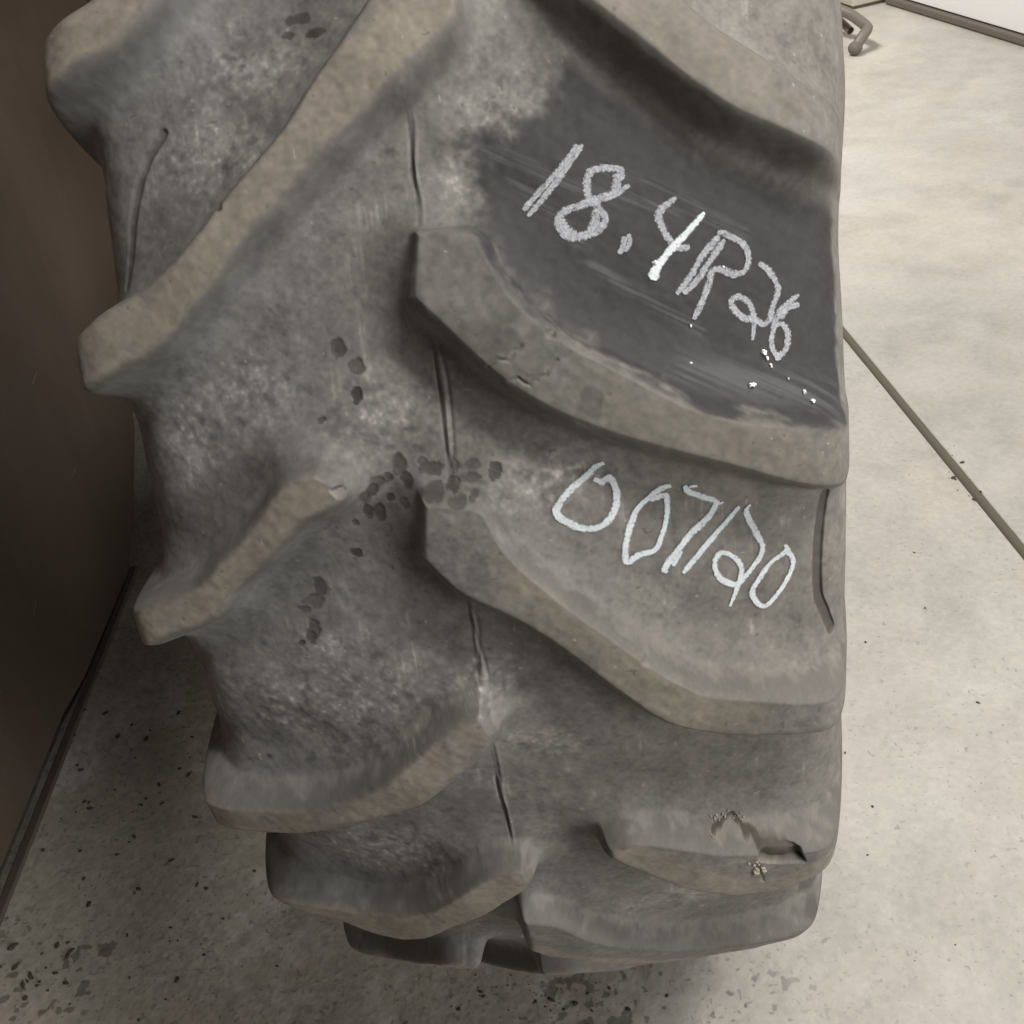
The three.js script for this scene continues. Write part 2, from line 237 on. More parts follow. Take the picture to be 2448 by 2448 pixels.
// point of the tyre surface (in the wheel's frame) at t metres across, th degrees round
function surface(t, th, out) {
  const x = t * 1000, y = th * MM_DEG, R = t >= 0;
  spline(R ? CARC_R : CARC_L, R ? ST_R : ST_L, Math.abs(t), cA); spline(R ? BAR_R : BAR_L, R ? ST_R : ST_L, Math.abs(t), cB);
  let f = 0; info.d = 1e9; info.bar = null; info.hole = 0;
  if (x > -345 && x < 345) {
    const wob = (vnoise(x / 42, y / 42, 4) - 0.5) * 2.0;
    const nb = nearestBar(x, y); info.d = nb.d + wob; info.bar = nb.bar; info.y = nb.y;
    if (nb.bar) {
      let low = 0.5; if (info.d < 40 && info.d > -12) { const a = lineDist(nb.bar.U, x, nb.y), b = lineDist(nb.bar.W, x, nb.y); low = sstep(0.25, 0.75, a / (a + b + 1e-6)); }
      info.low = low;
      const fa = flank(info.d, low), fb = nb.d2 < 60 ? flank(nb.d2 + wob, 0.5) : 0; f = Math.min(1, Math.sqrt(fa * fa + fb * fb * (1 - fa))); }
  }
  let u = lerp(cA[0], cB[0], f), r = lerp(cA[1], cB[1], f);
  // uneven wear and carcass undulation
  r += ((fbm(x / 45, y / 45, 21, 2) - 0.5) * 0.004 + (vnoise(x / 6, y / 6, 25) - 0.5) * 0.0005) * sstep(0.36, 0.27, Math.abs(t));
  if (th > -40 && th < 62 && Math.abs(t) < 0.3) {
    for (const c of CRACKS) { if (Math.abs(x - c[0][0]) > 60 || Math.abs(y - c[0][1]) > 60) continue; const d = lineDist(c, x + (vnoise(x / 3, y / 3, 33) - 0.5) * 2, y); r -= 0.0015 * Math.exp(-d * d / 0.7); }
    if (th > 8 && th < 30 && x < 45) for (const [cx, cy, a, b] of SPOTS) { const dx = x - cx, dy = y - cy; if (dx * dx + dy * dy > 140) continue; r -= 0.0005 * sstep(1.0, 0.6, Math.hypot(dx / a, dy / b) * 1.22); }
    for (const [cx, cy, cr] of CHIPS) { const d = Math.hypot(x - cx, y - cy) / cr + (vnoise(x / 2.5, y / 2.5, 35) - 0.5) * 0.7; if (d < 1.6) r -= 0.004 * sstep(1.2, 0.4, d); }
    if (x > 130 && x < 230 && y > -140 && y < -50) { const d = polyDist(HOLE, x, y) + (vnoise(x / 5, y / 5, 39) - 0.5) * 1.6; info.hole = sstep(2.0, -2.0, d); r -= 0.0065 * info.hole * (0.8 + 0.4 * vnoise(x / 9, y / 9, 41)); }
  }
  // mould seam: a thin flash with a narrow gutter beside it
  if (Math.abs(x) < 14 && f < 0.5) {
    for (const [a, b, s, k] of SEAMS) { const w = sstep(a - 0.4, a + 0.4, th) * sstep(b + 0.4, b - 0.4, th) * (1 - 2 * f); if (w > 0) { const xx = (x - 2.5 * Math.sin((th - a) / (b - a) * 3.14)) * s + (vnoise(y / 24, 2, 8) - 0.5) * 2.2; r += w * k * (0.0005 * Math.exp(-(xx * xx) / 0.9) - 0.0009 * Math.exp(-((xx + 1.9) * (xx + 1.9)) / 1.3)); } }
  }
  if (x > 190 && th > 4 && th < 17) { const d = lineDist(STRIPE, x, y); r -= 0.0022 * sstep(5, 2.5, d); }
  if (x < -140 && th > 29 && th < 39.5) { const d = lineDist(STRIPE_L, x, y); r -= 0.0018 * sstep(4, 1.5, d); }
  info.f = f;
  if (th > -46 && th < 56) { const a = th * rad; sq[0] = u; sq[1] = r * Math.sin(a); sq[2] = r * Math.cos(a); r += ((vnoise3(sq[0] * 280, sq[1] * 280, sq[2] * 280, 7) - 0.5) * 0.00022 + (vnoise3(sq[0] * 90, sq[1] * 90, sq[2] * 90, 9) - 0.5) * 0.0004) * (1 - 0.6 * (f > 0.1 && f < 0.9 ? 1 : 0)); }
  if (th < 8 && th > -80) u += (R ? 0.018 : 0.030) * sstep(8, -32, th) * sstep(-80, -60, th) * Math.min(1, Math.abs(t) / 0.2);
  if (R && th > 28 && th < 110) u += 0.017 * sstep(28, 44, th) * sstep(110, 80, th) * clamp((t - 0.1) / 0.13);
  const a = th * rad; out[0] = u; out[1] = r * Math.sin(a); out[2] = r * Math.cos(a);
  return out;
}
// what the rubber is covered with at that place (linear base colour): dust, worn tan faces, wiped rubber, wet spots, some painted light and shade
function paint(t, th, col, p) {
  const x = t * 1000, y = th * MM_DEG, d = info.d, bar = info.bar;
  const n1 = fbm3(p, 60, 61, 4), n2f = fbm3(p, 14, 71, 4), n3 = fbm3(p, 2.4, 81, 1), n4 = fbm3(p, 5, 91, 3);
  const steep = bar ? sstep(-2, 1, d) * sstep(lerp(7, 12, info.low), lerp(4, 7, info.low), d) : 0, fine = 1 - 0.28 * steep, n2 = lerp(n2f, fbm3(p, 14, 71, 2), steep);
  const side = clamp(0.5 + x / 300);
    let g = 0.150 * (1 + 0.50 * (n1 - 0.5) + 0.62 * (n2 - 0.5) * (1 - 0.4 * steep) + 0.42 * (n4 - 0.5) * fine + 0.30 * (n3 - 0.5) * fine + 0.20 * (fbm3(p, 1.7, 87, 1) - 0.5) * fine);
  // settled pale dust, and patches painted paler to lift dim lower grooves, scuffed through in places
  let dust = 0; for (const [cx, cy, a, b] of DUST_AND_LIGHT) { const q = ((x - cx) / a) ** 2 + ((y - cy) / b) ** 2; if (q < 4) dust = Math.max(dust, Math.exp(-q)); }
  const dm = dust * sstep(0.30, 0.62, n2 * 0.5 + n4 * 0.5 + 0.06);
  g *= 1 + 0.14 * dust + 0.40 * dm;
  if (dust > 0.2 && n4 > 0.66) g *= 1 + 0.7 * dust * (n4 - 0.66) / 0.2;
  if (dust > 0.12 && n4 < 0.36) g *= 1 - 0.15 * Math.min(1, dust * 1.5);
  if (dust > 0.1) g *= 1 + 0.36 * dust * sstep(0.58, 0.80, n3) * sstep(0.4, 0.6, n4);
  // pale rub marks running with the wheel
  const rub = fbm(x / 2.2, y / 34, 97, 3) * 0.6 + n2 * 0.4; if (rub > 0.63 && (!bar || d > 26)) g *= 1 + 0.75 * (rub - 0.63) / 0.2 * (1 - steep) * sstep(0.40, 0.62, n1);
  let r = g * lerp(1.0, 1.06, side), gg = g * lerp(1.0, 1.0, side), b = g * lerp(0.99, 0.92, side);
  const mix = (k, R, G, B) => { r = lerp(r, R, k); gg = lerp(gg, G, k); b = lerp(b, B, k); };
  if (bar) {
    // rubbed edges of the bars: dust missing in a ragged band
    const e = sstep(5.5, 3.0, d + (n2 - 0.5) * 9 + (n4 - 0.5) * 7) * sstep(-6, -2, d + (n2 - 0.5) * 6);
    mix(0.50 * e * (0.80 + 0.7 * (n4 - 0.5) * fine), 0.085, 0.080, 0.075);
    // tan worn contact face
    let w = 0.86 * sstep(1.0, -5.0, d + (n4 - 0.5) * 7 + (n2 - 0.5) * 8) * sstep(252, 240, Math.abs(x));
    let R = 0.232, G = 0.205, B = 0.170;
    if (bar.side === 'L') { if (x < -225) w = 0; }
    if (bar.key === 'R0') { w *= 0.9; R = 0.180; G = 0.160; B = 0.135; w *= sstep(232, 205, x + (n2 - 0.5) * 40); }
    if (bar.key === 'R1') { const q = sstep(30, 120, x + (n2 - 0.5) * 50); R = lerp(0.122, 0.150, q); G = lerp(0.118, 0.140, q); B = lerp(0.108, 0.119, q); w *= 0.9; const stain = sstep(0.56, 0.66, fbm(x / 18, y / 18, 131, 3)) * sstep(150, 90, x) * sstep(20, 50, x); R *= 1 - 0.38 * stain; G *= 1 - 0.38 * stain; B *= 1 - 0.36 * stain; }
    if (bar.key === 'R2') { w *= sstep(192, 178, x + (n2 - 0.5) * 18) * sstep(10, 40, x + (n2 - 0.5) * 20); R = 0.202; G = 0.184; B = 0.150; }
    if (bar.key === 'R3') { const q = lineDist(bar.W, x, y); w *= sstep(33, 25, q + (n2 - 0.5) * 7) * (1 - info.hole); R = 0.240; G = 0.214; B = 0.178; }
    if (bar.key === 'R4') { const q = lineDist(bar.W, x, y); w *= sstep(22, 14, q + (n2 - 0.5) * 14); }
    w *= 1 - 0.55 * sstep(0.56, 0.70, fbm3(p, 24, 121, 4));
    const m = 1 + 0.5 * (n1 - 0.5) + 0.30 * (n2 - 0.5) + 0.34 * (n4 - 0.5) + 0.22 * (n3 - 0.5);
    mix(w, R * m, G * m, B * m);
    if (bar.key === 'R3' && x > 130) {
      // ragged tear: tan rubber bared along a dark split
      const q = lineDist(CRACKS[2], x + (vnoise(y / 4, x / 5, 43) - 0.5) * 3, y), h = polyDist(HOLE, x, y);
      const bare = Math.max(sstep(2.6, 1.2, q), sstep(2.2, 0.6, Math.abs(h)) * 0.7) * sstep(0.46, 0.62, n2 * 0.4 + n4 * 0.6);
      mix(0.85 * bare, 0.26, 0.225, 0.17); mix(0.85 * sstep(1.7, 0.8, q), 0.035, 0.03, 0.026);
    }
    if (info.hole > 0) mix(info.hole, 0.062 * (0.6 + 0.8 * n4), 0.053 * (0.6 + 0.8 * n4), 0.043 * (0.6 + 0.8 * n4));
  }
  const fleck = vnoise3(p[0] * 260, p[1] * 260, p[2] * 260, 191); if (!bar || d > 15 || d < -3) { if (fleck > 0.935) mix(0.75 * sstep(0.935, 0.97, fleck), 0.34, 0.32, 0.29); else if (fleck < 0.07) mix(0.5, 0.06, 0.056, 0.052); }
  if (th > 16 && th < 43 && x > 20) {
    const soft = sstep(135, 70, x), pd = polyDist(WIPED_AND_SHADE, x, y) + (n2 - 0.5) * (14 + 8 * soft) + (n4 - 0.5) * (5 + 4 * soft), onBar = bar && d < -1 ? sstep(-1, -3.5, d + (n4 - 0.5) * 4) : 0;
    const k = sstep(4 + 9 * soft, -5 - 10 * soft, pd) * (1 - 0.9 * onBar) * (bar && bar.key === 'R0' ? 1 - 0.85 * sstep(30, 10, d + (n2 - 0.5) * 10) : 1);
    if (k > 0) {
      // rubbed along the groove, its upper part painted as shade: streaks follow the bar above it
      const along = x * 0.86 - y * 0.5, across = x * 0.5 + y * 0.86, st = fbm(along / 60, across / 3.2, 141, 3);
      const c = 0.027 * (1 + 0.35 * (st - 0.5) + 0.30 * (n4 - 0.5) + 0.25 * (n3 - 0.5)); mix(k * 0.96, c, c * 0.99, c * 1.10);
      for (const [l, wd] of SMEARS) { const q = lineDist(l, x, y); if (q < wd * 3) { const s = Math.exp(-(q * q) / (wd * wd)) * sstep(0.3, 0.7, fbm(along / 40, across / 1.6, 151, 3)) * k; mix(0.30 * s, 0.17, 0.17, 0.19); } }
    }
  }
  for (const [cx, cy, a, bb, i] of SPOTS) {
    const dx = x - cx, dy = y - cy; if (Math.abs(dx) > a * 2.2 || Math.abs(dy) > a * 2.2 + bb) continue;
    const q = Math.hypot(dx / a, dy / bb) * 1.22 + (vnoise(x / 3.1, y / 3.1, 160 + i) - 0.5) * 0.62;
    mix(sstep(1.04, 0.90, q) * (0.55 + 0.35 * hash2(i, 3, 9)), 0.036, 0.033, 0.030);
  }
  if (th < 40 && th > 3) {
    for (const s of SCRATCH) { const q = lineDist(s, x + (vnoise(y / 9, 4, 171) - 0.5) * 4, y); if (q < 3) mix(0.34 * Math.exp(-q * q / 1.0) * sstep(0.3, 0.6, n4 + 0.1), 0.20, 0.235, 0.215); }
    if (x > 190) { const q = lineDist(STRIPE, x, y); mix(0.85 * sstep(5.2, 3.6, q + (n4 - 0.5) * 1.5), 0.058, 0.050, 0.044); }
    if (x < -140) { const q = lineDist(STRIPE_L, x, y); mix(0.55 * sstep(4.5, 3, q), 0.080, 0.076, 0.070); }
  }
  if (x > 222 && th < -17 && th > -30) mix(0.6 * sstep(1.1, 0.8, Math.hypot((x - 246) / 22, (th + 24.5) / 3.2) + (n2 - 0.5) * 0.9), 0.062, 0.055, 0.052);
  // clear of the photograph's face of the tyre the sidewall is plain dusty rubber
  col[0] = r; col[1] = gg; col[2] = b;
}
const tyre = thing('tractor_tyre', 'big worn tractor tyre standing upright, chalk numbers written between its tread bars', 'tyre', [0, 0.72, 0]);
const rubber = new THREE.MeshStandardMaterial({ vertexColors: true, roughness: 0.72 });
{
  const ts = [], ths = [];
  const FINE_A = -0.285, FINE_B = 0.30, du = 0.00095;
  for (let t = T_MIN; t < FINE_A; t += 0.012) ts.push(t);
  for (let t = FINE_A; t < FINE_B; t += du) ts.push(t);
  for (let t = FINE_B; t < T_MAX; t += 0.012) ts.push(t); ts.push(T_MAX);
  const F0 = -44, F1 = 54;
  for (let a = F0; a < F1; a += 0.072) ths.push(a);
  for (let a = F1; a < F0 + 360; a += 0.75) ths.push(a);
  const nu = ts.length, nv = ths.length, N = nu * nv;
  const pos = new Float32Array(N * 3), col = new Float32Array(N * 3), uv = new Float32Array(N * 2), own = new Int16Array(N).fill(-1);
  const p = [0, 0, 0], c = [0, 0, 0]; const barIndex = new Map(bars.map((b, i) => [b, i]));
  for (let j = 0; j < nv; j++) for (let i = 0; i < nu; i++) {
    const th = ths[j] > 180 ? ths[j] - 360 : ths[j], n = j * nu + i;
    surface(ts[i], th, p);
    if (p[1] < -0.7195) p[1] = -0.7195 + Math.max(-0.0004, (p[1] + 0.7195) * 0.02);      // flattened where it stands on the floor
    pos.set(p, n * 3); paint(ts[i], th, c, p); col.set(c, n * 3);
    uv[n * 2] = ts[i]; uv[n * 2 + 1] = ths[j] * MM_DEG / 1000;
    if (info.bar && info.d < 7 && Math.abs(ts[i]) < 0.27) own[n] = barIndex.get(info.bar);
  }
  const idx = new Uint32Array(nu * nv * 6); let q = 0; const owner = new Int16Array(nu * nv * 2); let qt = 0;
  for (let j = 0; j < nv; j++) { const j2 = (j + 1) % nv; for (let i = 0; i < nu - 1; i++) {
    const a = j * nu + i, b = a + 1, d = j2 * nu + i, e = d + 1;
    idx[q++] = a; idx[q++] = b; idx[q++] = d; owner[qt++] = own[a]; idx[q++] = b; idx[q++] = e; idx[q++] = d; owner[qt++] = own[a];
  } }
  const whole = new THREE.BufferGeometry(); whole.setAttribute('position', new THREE.BufferAttribute(pos, 3)); whole.setIndex(new THREE.BufferAttribute(idx.subarray(0, q), 1)); whole.computeVertexNormals();
  const nor = whole.attributes.normal.array;
  const lists = new Map();
  for (let k = 0; k < qt; k++) { const o = owner[k]; if (!lists.has(o)) lists.set(o, []); lists.get(o).push(k); }
  const remap = new Int32Array(N);
  for (const o of [-1, ...bars.keys()]) {
    const tris = lists.get(o); if (!tris) continue;
    remap.fill(-1); const vs = [], id = new Uint32Array(tris.length * 3); let w = 0;
    for (const k of tris) for (let m = 0; m < 3; m++) { const v = idx[k * 3 + m]; if (remap[v] < 0) { remap[v] = vs.length; vs.push(v); } id[w++] = remap[v]; }
    const g = new THREE.BufferGeometry(), P = new Float32Array(vs.length * 3), Q = new Float32Array(vs.length * 3), C = new Float32Array(vs.length * 3), V = new Float32Array(vs.length * 2);
    vs.forEach((v, n) => { for (let m = 0; m < 3; m++) { P[n * 3 + m] = pos[v * 3 + m]; Q[n * 3 + m] = nor[v * 3 + m]; C[n * 3 + m] = col[v * 3 + m]; } V[n * 2] = uv[v * 2]; V[n * 2 + 1] = uv[v * 2 + 1]; });
    g.setAttribute('position', new THREE.BufferAttribute(P, 3)); g.setAttribute('normal', new THREE.BufferAttribute(Q, 3)); g.setAttribute('color', new THREE.BufferAttribute(C, 3)); g.setAttribute('uv', new THREE.BufferAttribute(V, 2)); g.setIndex(new THREE.BufferAttribute(id, 1));
    add(o < 0 ? 'carcass' : 'tread_bar', g, rubber, tyre);
  }
  whole.dispose();
}

// ---------------------------------------------------------------- chalk writing on the groove floors: each figure its own crayon film
function strokeAlpha(seed, cover) {
  const W = 1024, H = 64, d = new Uint8Array(W * H * 4);
  for (let y = 0; y < H; y++) for (let x = 0; x < W; x++) {
    const v = y / H, e = Math.min(v, 1 - v) * 2, st = fbm(x / 70, y / 5, seed, 3), gr = vnoise(x / 3, y / 3.4, seed + 5), lump = fbm(x / 22, y / 18, seed + 9, 3);
    let a = sstep(0.06, 0.40, e + (gr - 0.5) * 0.6 + (lump - 0.5) * 0.6) * (cover + 0.6 * (st - 0.5) + 0.35 * (gr - 0.5) + 0.7 * (lump - 0.5));
    const k = Math.round(255 * clamp(a)), i = (y * W + x) * 4; d[i] = d[i + 1] = d[i + 2] = k; d[i + 3] = 255;
  }
  const t = new THREE.DataTexture(d, W, H); t.wrapS = THREE.RepeatWrapping; t.wrapT = THREE.ClampToEdgeWrapping; t.magFilter = THREE.LinearFilter; t.needsUpdate = true; return t;
}
const chalkMat = (seed, cover, c) => new THREE.MeshStandardMaterial({ color: new THREE.Color().setRGB(...c), alphaMap: strokeAlpha(seed, cover), transparent: true, roughness: 0.9 });
const CHALK = { dry: chalkMat(301, 0.70, [0.46, 0.48, 0.53]), firm: chalkMat(331, 1.04, [0.66, 0.72, 0.77]), faint: chalkMat(361, 0.50, [0.30, 0.305, 0.34]) };
const sp = [0, 0, 0], sa = [0, 0, 0], sb = [0, 0, 0];
function surfaceFrame(x, th) {
  surface(x / 1000, th, sp); surface((x + 1.5) / 1000, th, sa); surface(x / 1000, th + 0.12, sb);
  const P = new THREE.Vector3(...sp), A = new THREE.Vector3(...sa).sub(P), B = new THREE.Vector3(...sb).sub(P);
  return [P, A.cross(B).normalize()];
}
let strokeCount = 0;
function stroke(pts, w0, widen) {
  const width = w0 * 1.2;
  const line = smoothLine(pts.map(([u, d]) => [u + (u - 60) * 0.032, d * MM_DEG]), 8), M = 6, pos = [], uv = [], id = []; let s = 0; const off = strokeCount++ * 0.37;
  line.forEach(([x, y], i) => {
    const a = line[Math.max(0, i - 1)], b = line[Math.min(line.length - 1, i + 1)], dx = b[0] - a[0], dy = b[1] - a[1], l = Math.hypot(dx, dy) || 1;
    if (i) s += Math.hypot(x - line[i - 1][0], y - line[i - 1][1]);
    const q = i / (line.length - 1), w = width * (0.72 + 0.6 * fbm(s / 9, off * 9, 401, 3)) * (widen ? lerp(widen[0], widen[1], q) : 1) * Math.min(1, 0.55 + 6 * q, 0.55 + 6 * (1 - q));
    for (let k = 0; k <= M; k++) {
      const o = (k / M - 0.5) * w, [P, n] = surfaceFrame(x - dy / l * o, (y + dx / l * o) / MM_DEG);
      P.addScaledVector(n, 0.0006 + 0.00003 * (strokeCount % 7)); pos.push(P.x, P.y, P.z); uv.push(s / 60 + off, k / M);
    }
    if (i) for (let k = 0; k < M; k++) { const a0 = (i - 1) * (M + 1) + k, b0 = a0 + M + 1; id.push(a0, b0, a0 + 1, a0 + 1, b0, b0 + 1); }
  });
  const g = new THREE.BufferGeometry(); g.setAttribute('position', new THREE.Float32BufferAttribute(pos, 3)); g.setAttribute('uv', new THREE.Float32BufferAttribute(uv, 2)); g.setIndex(id); g.computeVertexNormals(); return g;
}
function figure(mat, strokes, width) { add('chalk_figure', mergeGeometries(strokes.map((s) => stroke(s.p || s, s.w || width, s.v))), mat, tyre); }
// 18.4R26
figure(CHALK.dry, [[[95, 34.5], [88, 33.8], [78, 33], [66, 32.1], [61, 31.7]], [[98, 34.5], [89, 33.6], [77, 32.5], [63, 31.4]]], 3.4);
figure(CHALK.dry, [[[118, 32.7], [118, 33.1], [114, 33.25], [105, 33.3], [100, 33.1], [98, 32.5], [99, 31.9], [103, 31.5], [107, 30.9], [101, 30.4], [91, 30.2], [84, 30.3], [80, 30.9], [83, 31.4], [91, 31.6], [99, 31.8], [111, 32], [117, 32.2], [122, 32.4]], [[116, 33], [114.5, 32.4], [112, 32]], { p: [[101, 31.4], [101.5, 30.9], [97, 30.4]], w: 5 }, { p: [[82, 31.1], [84, 30.6], [89, 30.3]], w: 5 }], 4.6);
figure(CHALK.dry, [{ p: [[119, 30.1], [119.5, 29.7], [116, 29.3]], w: 3.2 }, [[117, 30], [115.5, 29.6], [113, 29.2]]], 3.2);
figure(CHALK.dry, [[[148, 31.6], [140, 31.2], [137, 30.8], [139, 30.2], [144, 29.4], [149, 29.2], [154, 29.2]]], 4);
figure(CHALK.firm, [{ p: [[164, 30.8], [153, 29.9], [142, 29.1], [134, 28.4], [131, 27.8]], v: [0.8, 1.5] }], 4);
figure(CHALK.dry, [[[172, 29.6], [168, 29.3], [160, 28.6], [153, 27.8], [144, 27]], [[175, 29.4], [165, 28.4], [156, 27.5], [148, 27]], [[171, 29.8], [177, 29.6], [186, 29.1], [189, 28.4], [186, 27.8], [179, 27.7], [171, 28], [166, 27.9], [163, 27.2], [158, 26.4], [153, 25.7]]], 3.9);
figure(CHALK.dry, [{ p: [[195, 28.1], [201, 27.7], [206, 26.9], [206, 26.5], [203, 26], [200, 25.3], [196, 25], [191, 25.3], [183, 25.5], [177, 26.1], [178, 26.5], [183, 26.5], [188, 26.1], [190, 25.3], [188, 24.3]], v: [1, 0.9] }], 4);
figure(CHALK.dry, [[[220, 26.3], [213, 26], [206, 25.5], [202, 24.7], [200, 24], [203, 23.4], [209, 23.6], [211, 24.4], [208, 24.9], [204, 24.9]], [[220, 25.8], [212, 25.7], [207, 25.2]], [[203, 23.5], [204, 23.1]]], 3.8);
// 007/20
figure(CHALK.firm, [[[93, 19.2], [87, 19], [82, 18.6], [72, 18], [64, 17.3], [62, 16.8], [69, 16.2], [79, 15.8], [89, 15.9], [96, 16.5], [99, 17.3], [98, 17.9], [95, 18.4], [91, 18.2], [86, 18.4]]], 4.4);
figure(CHALK.firm, [[[132, 17.5], [126, 17.4], [118, 17], [110, 16.4], [104, 15.3], [101, 14.2], [102, 13.6], [109, 13.9], [119, 14], [124, 14.7], [128, 15.7], [129, 16.6], [128, 17], [121, 16.9], [118, 16.9]]], 3.9);
figure(CHALK.firm, [[[140, 17.4], [143, 17], [151, 16.6], [159, 16.2], [156, 15.6], [150, 15.1], [141, 14.5], [133, 13.7], [125, 12.9], [126, 12.6]], { p: [[136, 13.7], [130, 12.9]], w: 3 }, { p: [[143, 17.3], [148, 17.3]], w: 2 }, { p: [[159, 16], [164, 16.1]], w: 1.6 }], 4.5);
figure(CHALK.firm, [{ p: [[174, 15.7], [166, 15], [156, 14.2], [145, 13.2], [136, 12.4]], v: [0.75, 1.2] }], 4);
figure(CHALK.firm, [{ p: [[181, 15.7], [178, 15.4], [180, 14.8], [184, 14], [188, 13.1], [186, 12.5], [181, 12], [174, 11.4], [169, 11.2], [161, 11.6], [157, 12.2], [157, 12.8], [161, 13.2], [168, 12.9], [173, 12.3], [173, 11.7], [169, 10.7], [165, 9.9]] }], 3.8);
figure(CHALK.firm, [{ p: [[203, 12.9], [204, 12.5], [193, 12], [185, 11.2], [180, 10.5], [183, 9.8], [188, 9.4], [194, 9.7], [202, 10.5], [208, 11.4], [208, 12.1], [204, 12.5], [207, 12.5]] }], 3.6);
{ // crumbs of chalk that broke off while writing
  const white = new THREE.MeshStandardMaterial({ color: 0xf2f2f0, roughness: 0.9 }), R = rng(7);
  for (const [x, th, s] of [[152, 23.6, 0.8], [189, 22.1, 2], [214, 22.1, 0.8], [224, 21.3, 1.3], [229, 20.8, 1.4], [154, 25.4, 1], [199, 23.6, 1.8], [201, 23.3, 1.2], [203, 22.9, 1.1], [177, 28.1, 0.8], [135, 28.6, 1.5]]) {
    const g = new THREE.IcosahedronGeometry(s / 1000, 1), a = g.attributes.position; for (let i = 0; i < a.count; i++) { const k = 0.7 + 0.6 * hash2(Math.round(a.getX(i) * 1e6), Math.round(a.getY(i) * 1e6), 3); a.setXYZ(i, a.getX(i) * k * 1.3, a.getY(i) * k, a.getZ(i) * k * 0.8); }
    g.computeVertexNormals(); const [P, n] = surfaceFrame(x, th); P.addScaledVector(n, s * 0.0004);
    const m = add('chalk_crumb', g, white, tyre); m.position.copy(P); m.rotation.set(R() * 6, R() * 6, R() * 6);
  }
}
{ // frayed cord showing in the torn bar
  const cord = new THREE.MeshStandardMaterial({ color: new THREE.Color().setRGB(0.40, 0.36, 0.29), roughness: 1 }), R = rng(19), parts = [];
  for (const [x, th, n, s] of [[178, -9.4, 34, 1.3], [174, -8.5, 8, 1.0], [149, -6.0, 8, 1.0], [160, -6.2, 6, 0.9], [167, -6.7, 6, 0.9]]) for (let i = 0; i < n; i++) {
    const g = new THREE.IcosahedronGeometry(s * (0.5 + 0.6 * R()) / 1000, 1), a = g.attributes.position; for (let k = 0; k < a.count; k++) { const q = 0.7 + 0.6 * hash2(Math.round(a.getX(k) * 1e6), Math.round(a.getZ(k) * 1e6), i); a.setXYZ(k, a.getX(k) * q, a.getY(k) * q, a.getZ(k) * q); }
    const [P, nn] = surfaceFrame(x + (R() - 0.5) * 9, th + (R() - 0.5) * 0.6); P.addScaledVector(nn, 0.0008); g.translate(P.x, P.y, P.z); g.computeVertexNormals(); parts.push(g);
  }
  add('frayed_cord', mergeGeometries(parts), cord, tyre);
}

// ---------------------------------------------------------------- brown panel left of the tyre
{
  const tex = texture(1024, (u, v) => { const a = fbm(u * 4, v * 4, 501, 5, 4), b = vnoise(u * 256, v * 256, 503, 256), s = fbm(u * 40, v * 3, 505, 3, 0); const k = 0.8 + 0.5 * (a - 0.5) + 0.10 * (b - 0.5) + 0.12 * (s - 0.5); return [k, k * 0.985, k * 0.97]; }, true);
  const m = new THREE.MeshStandardMaterial({ color: new THREE.Color().setRGB(0.15, 0.114, 0.09), map: tex, roughness: 0.55 });
  const g = thing('brown_panel', 'dark brown sheet metal panel standing on the floor left of the tyre', 'panel');
  // outline in the plane x = -0.81: [z, y]
  const s = new THREE.Shape([[-0.50, 0.006], [-0.63, 0.085], [-0.75, 0.17], [-0.80, 0.24], [-1.25, 0.33], [-1.25, 2.2], [1.4, 2.2], [1.4, 0.03], [-0.1, 0.03], [-0.2, 0.012]].map(([z, y]) => new THREE.Vector2(z, y)));
  const e = new THREE.ExtrudeGeometry(s, { depth: 0.03, bevelEnabled: true, bevelThickness: 0.004, bevelSize: 0.004, bevelOffset: -0.004, bevelSegments: 2 });
  e.rotateY(-Math.PI / 2).translate(-0.81, 0.001, 0);
  add('sheet', e, m, g);
  add('bottom_flange', new RoundedBoxGeometry(0.016, 0.008, 1.95, 2, 0.003).translate(-0.800, 0.0045, 0.46), new THREE.MeshStandardMaterial({ color: new THREE.Color().setRGB(0.10, 0.08, 0.066), roughness: 0.7 }), g);
  add('light_block_sheet', new RoundedBoxGeometry(1.26, 2.19, 0.03, 2, 0.004).translate(-0.46, 1.098, -1.27), m, g);  // added behind the tyre to block lamp light from the left floor
  const scuff = new THREE.MeshStandardMaterial({ color: new THREE.Color().setRGB(0.30, 0.25, 0.21), roughness: 0.6 }), R = rng(53);
  for (const z of [-0.36, -0.05, 0.26, 0.57, 0.88]) add('rivet', new THREE.SphereGeometry(0.006, 12, 8).scale(0.35, 1, 1).translate(-0.8085, 0.062, z), m, g);
  for (let i = 0; i < 9; i++) { const l = 0.02 + 0.05 * R(); add('scratch', new THREE.BoxGeometry(0.0006, 0.0012, l).rotateX((R() - 0.5) * 1.4).translate(-0.8058, 0.15 + 0.75 * R(), -0.55 + 0.75 * R()), scuff, g); }
  const w = thing('workshop_wall', 'dark brown wall seen in the narrow gap between panel and tyre', 'wall');
  add('wall_face', new RoundedBoxGeometry(0.08, 2.6, 7, 2, 0.005).translate(-1.14, 1.301, -1.6), m, w);
}

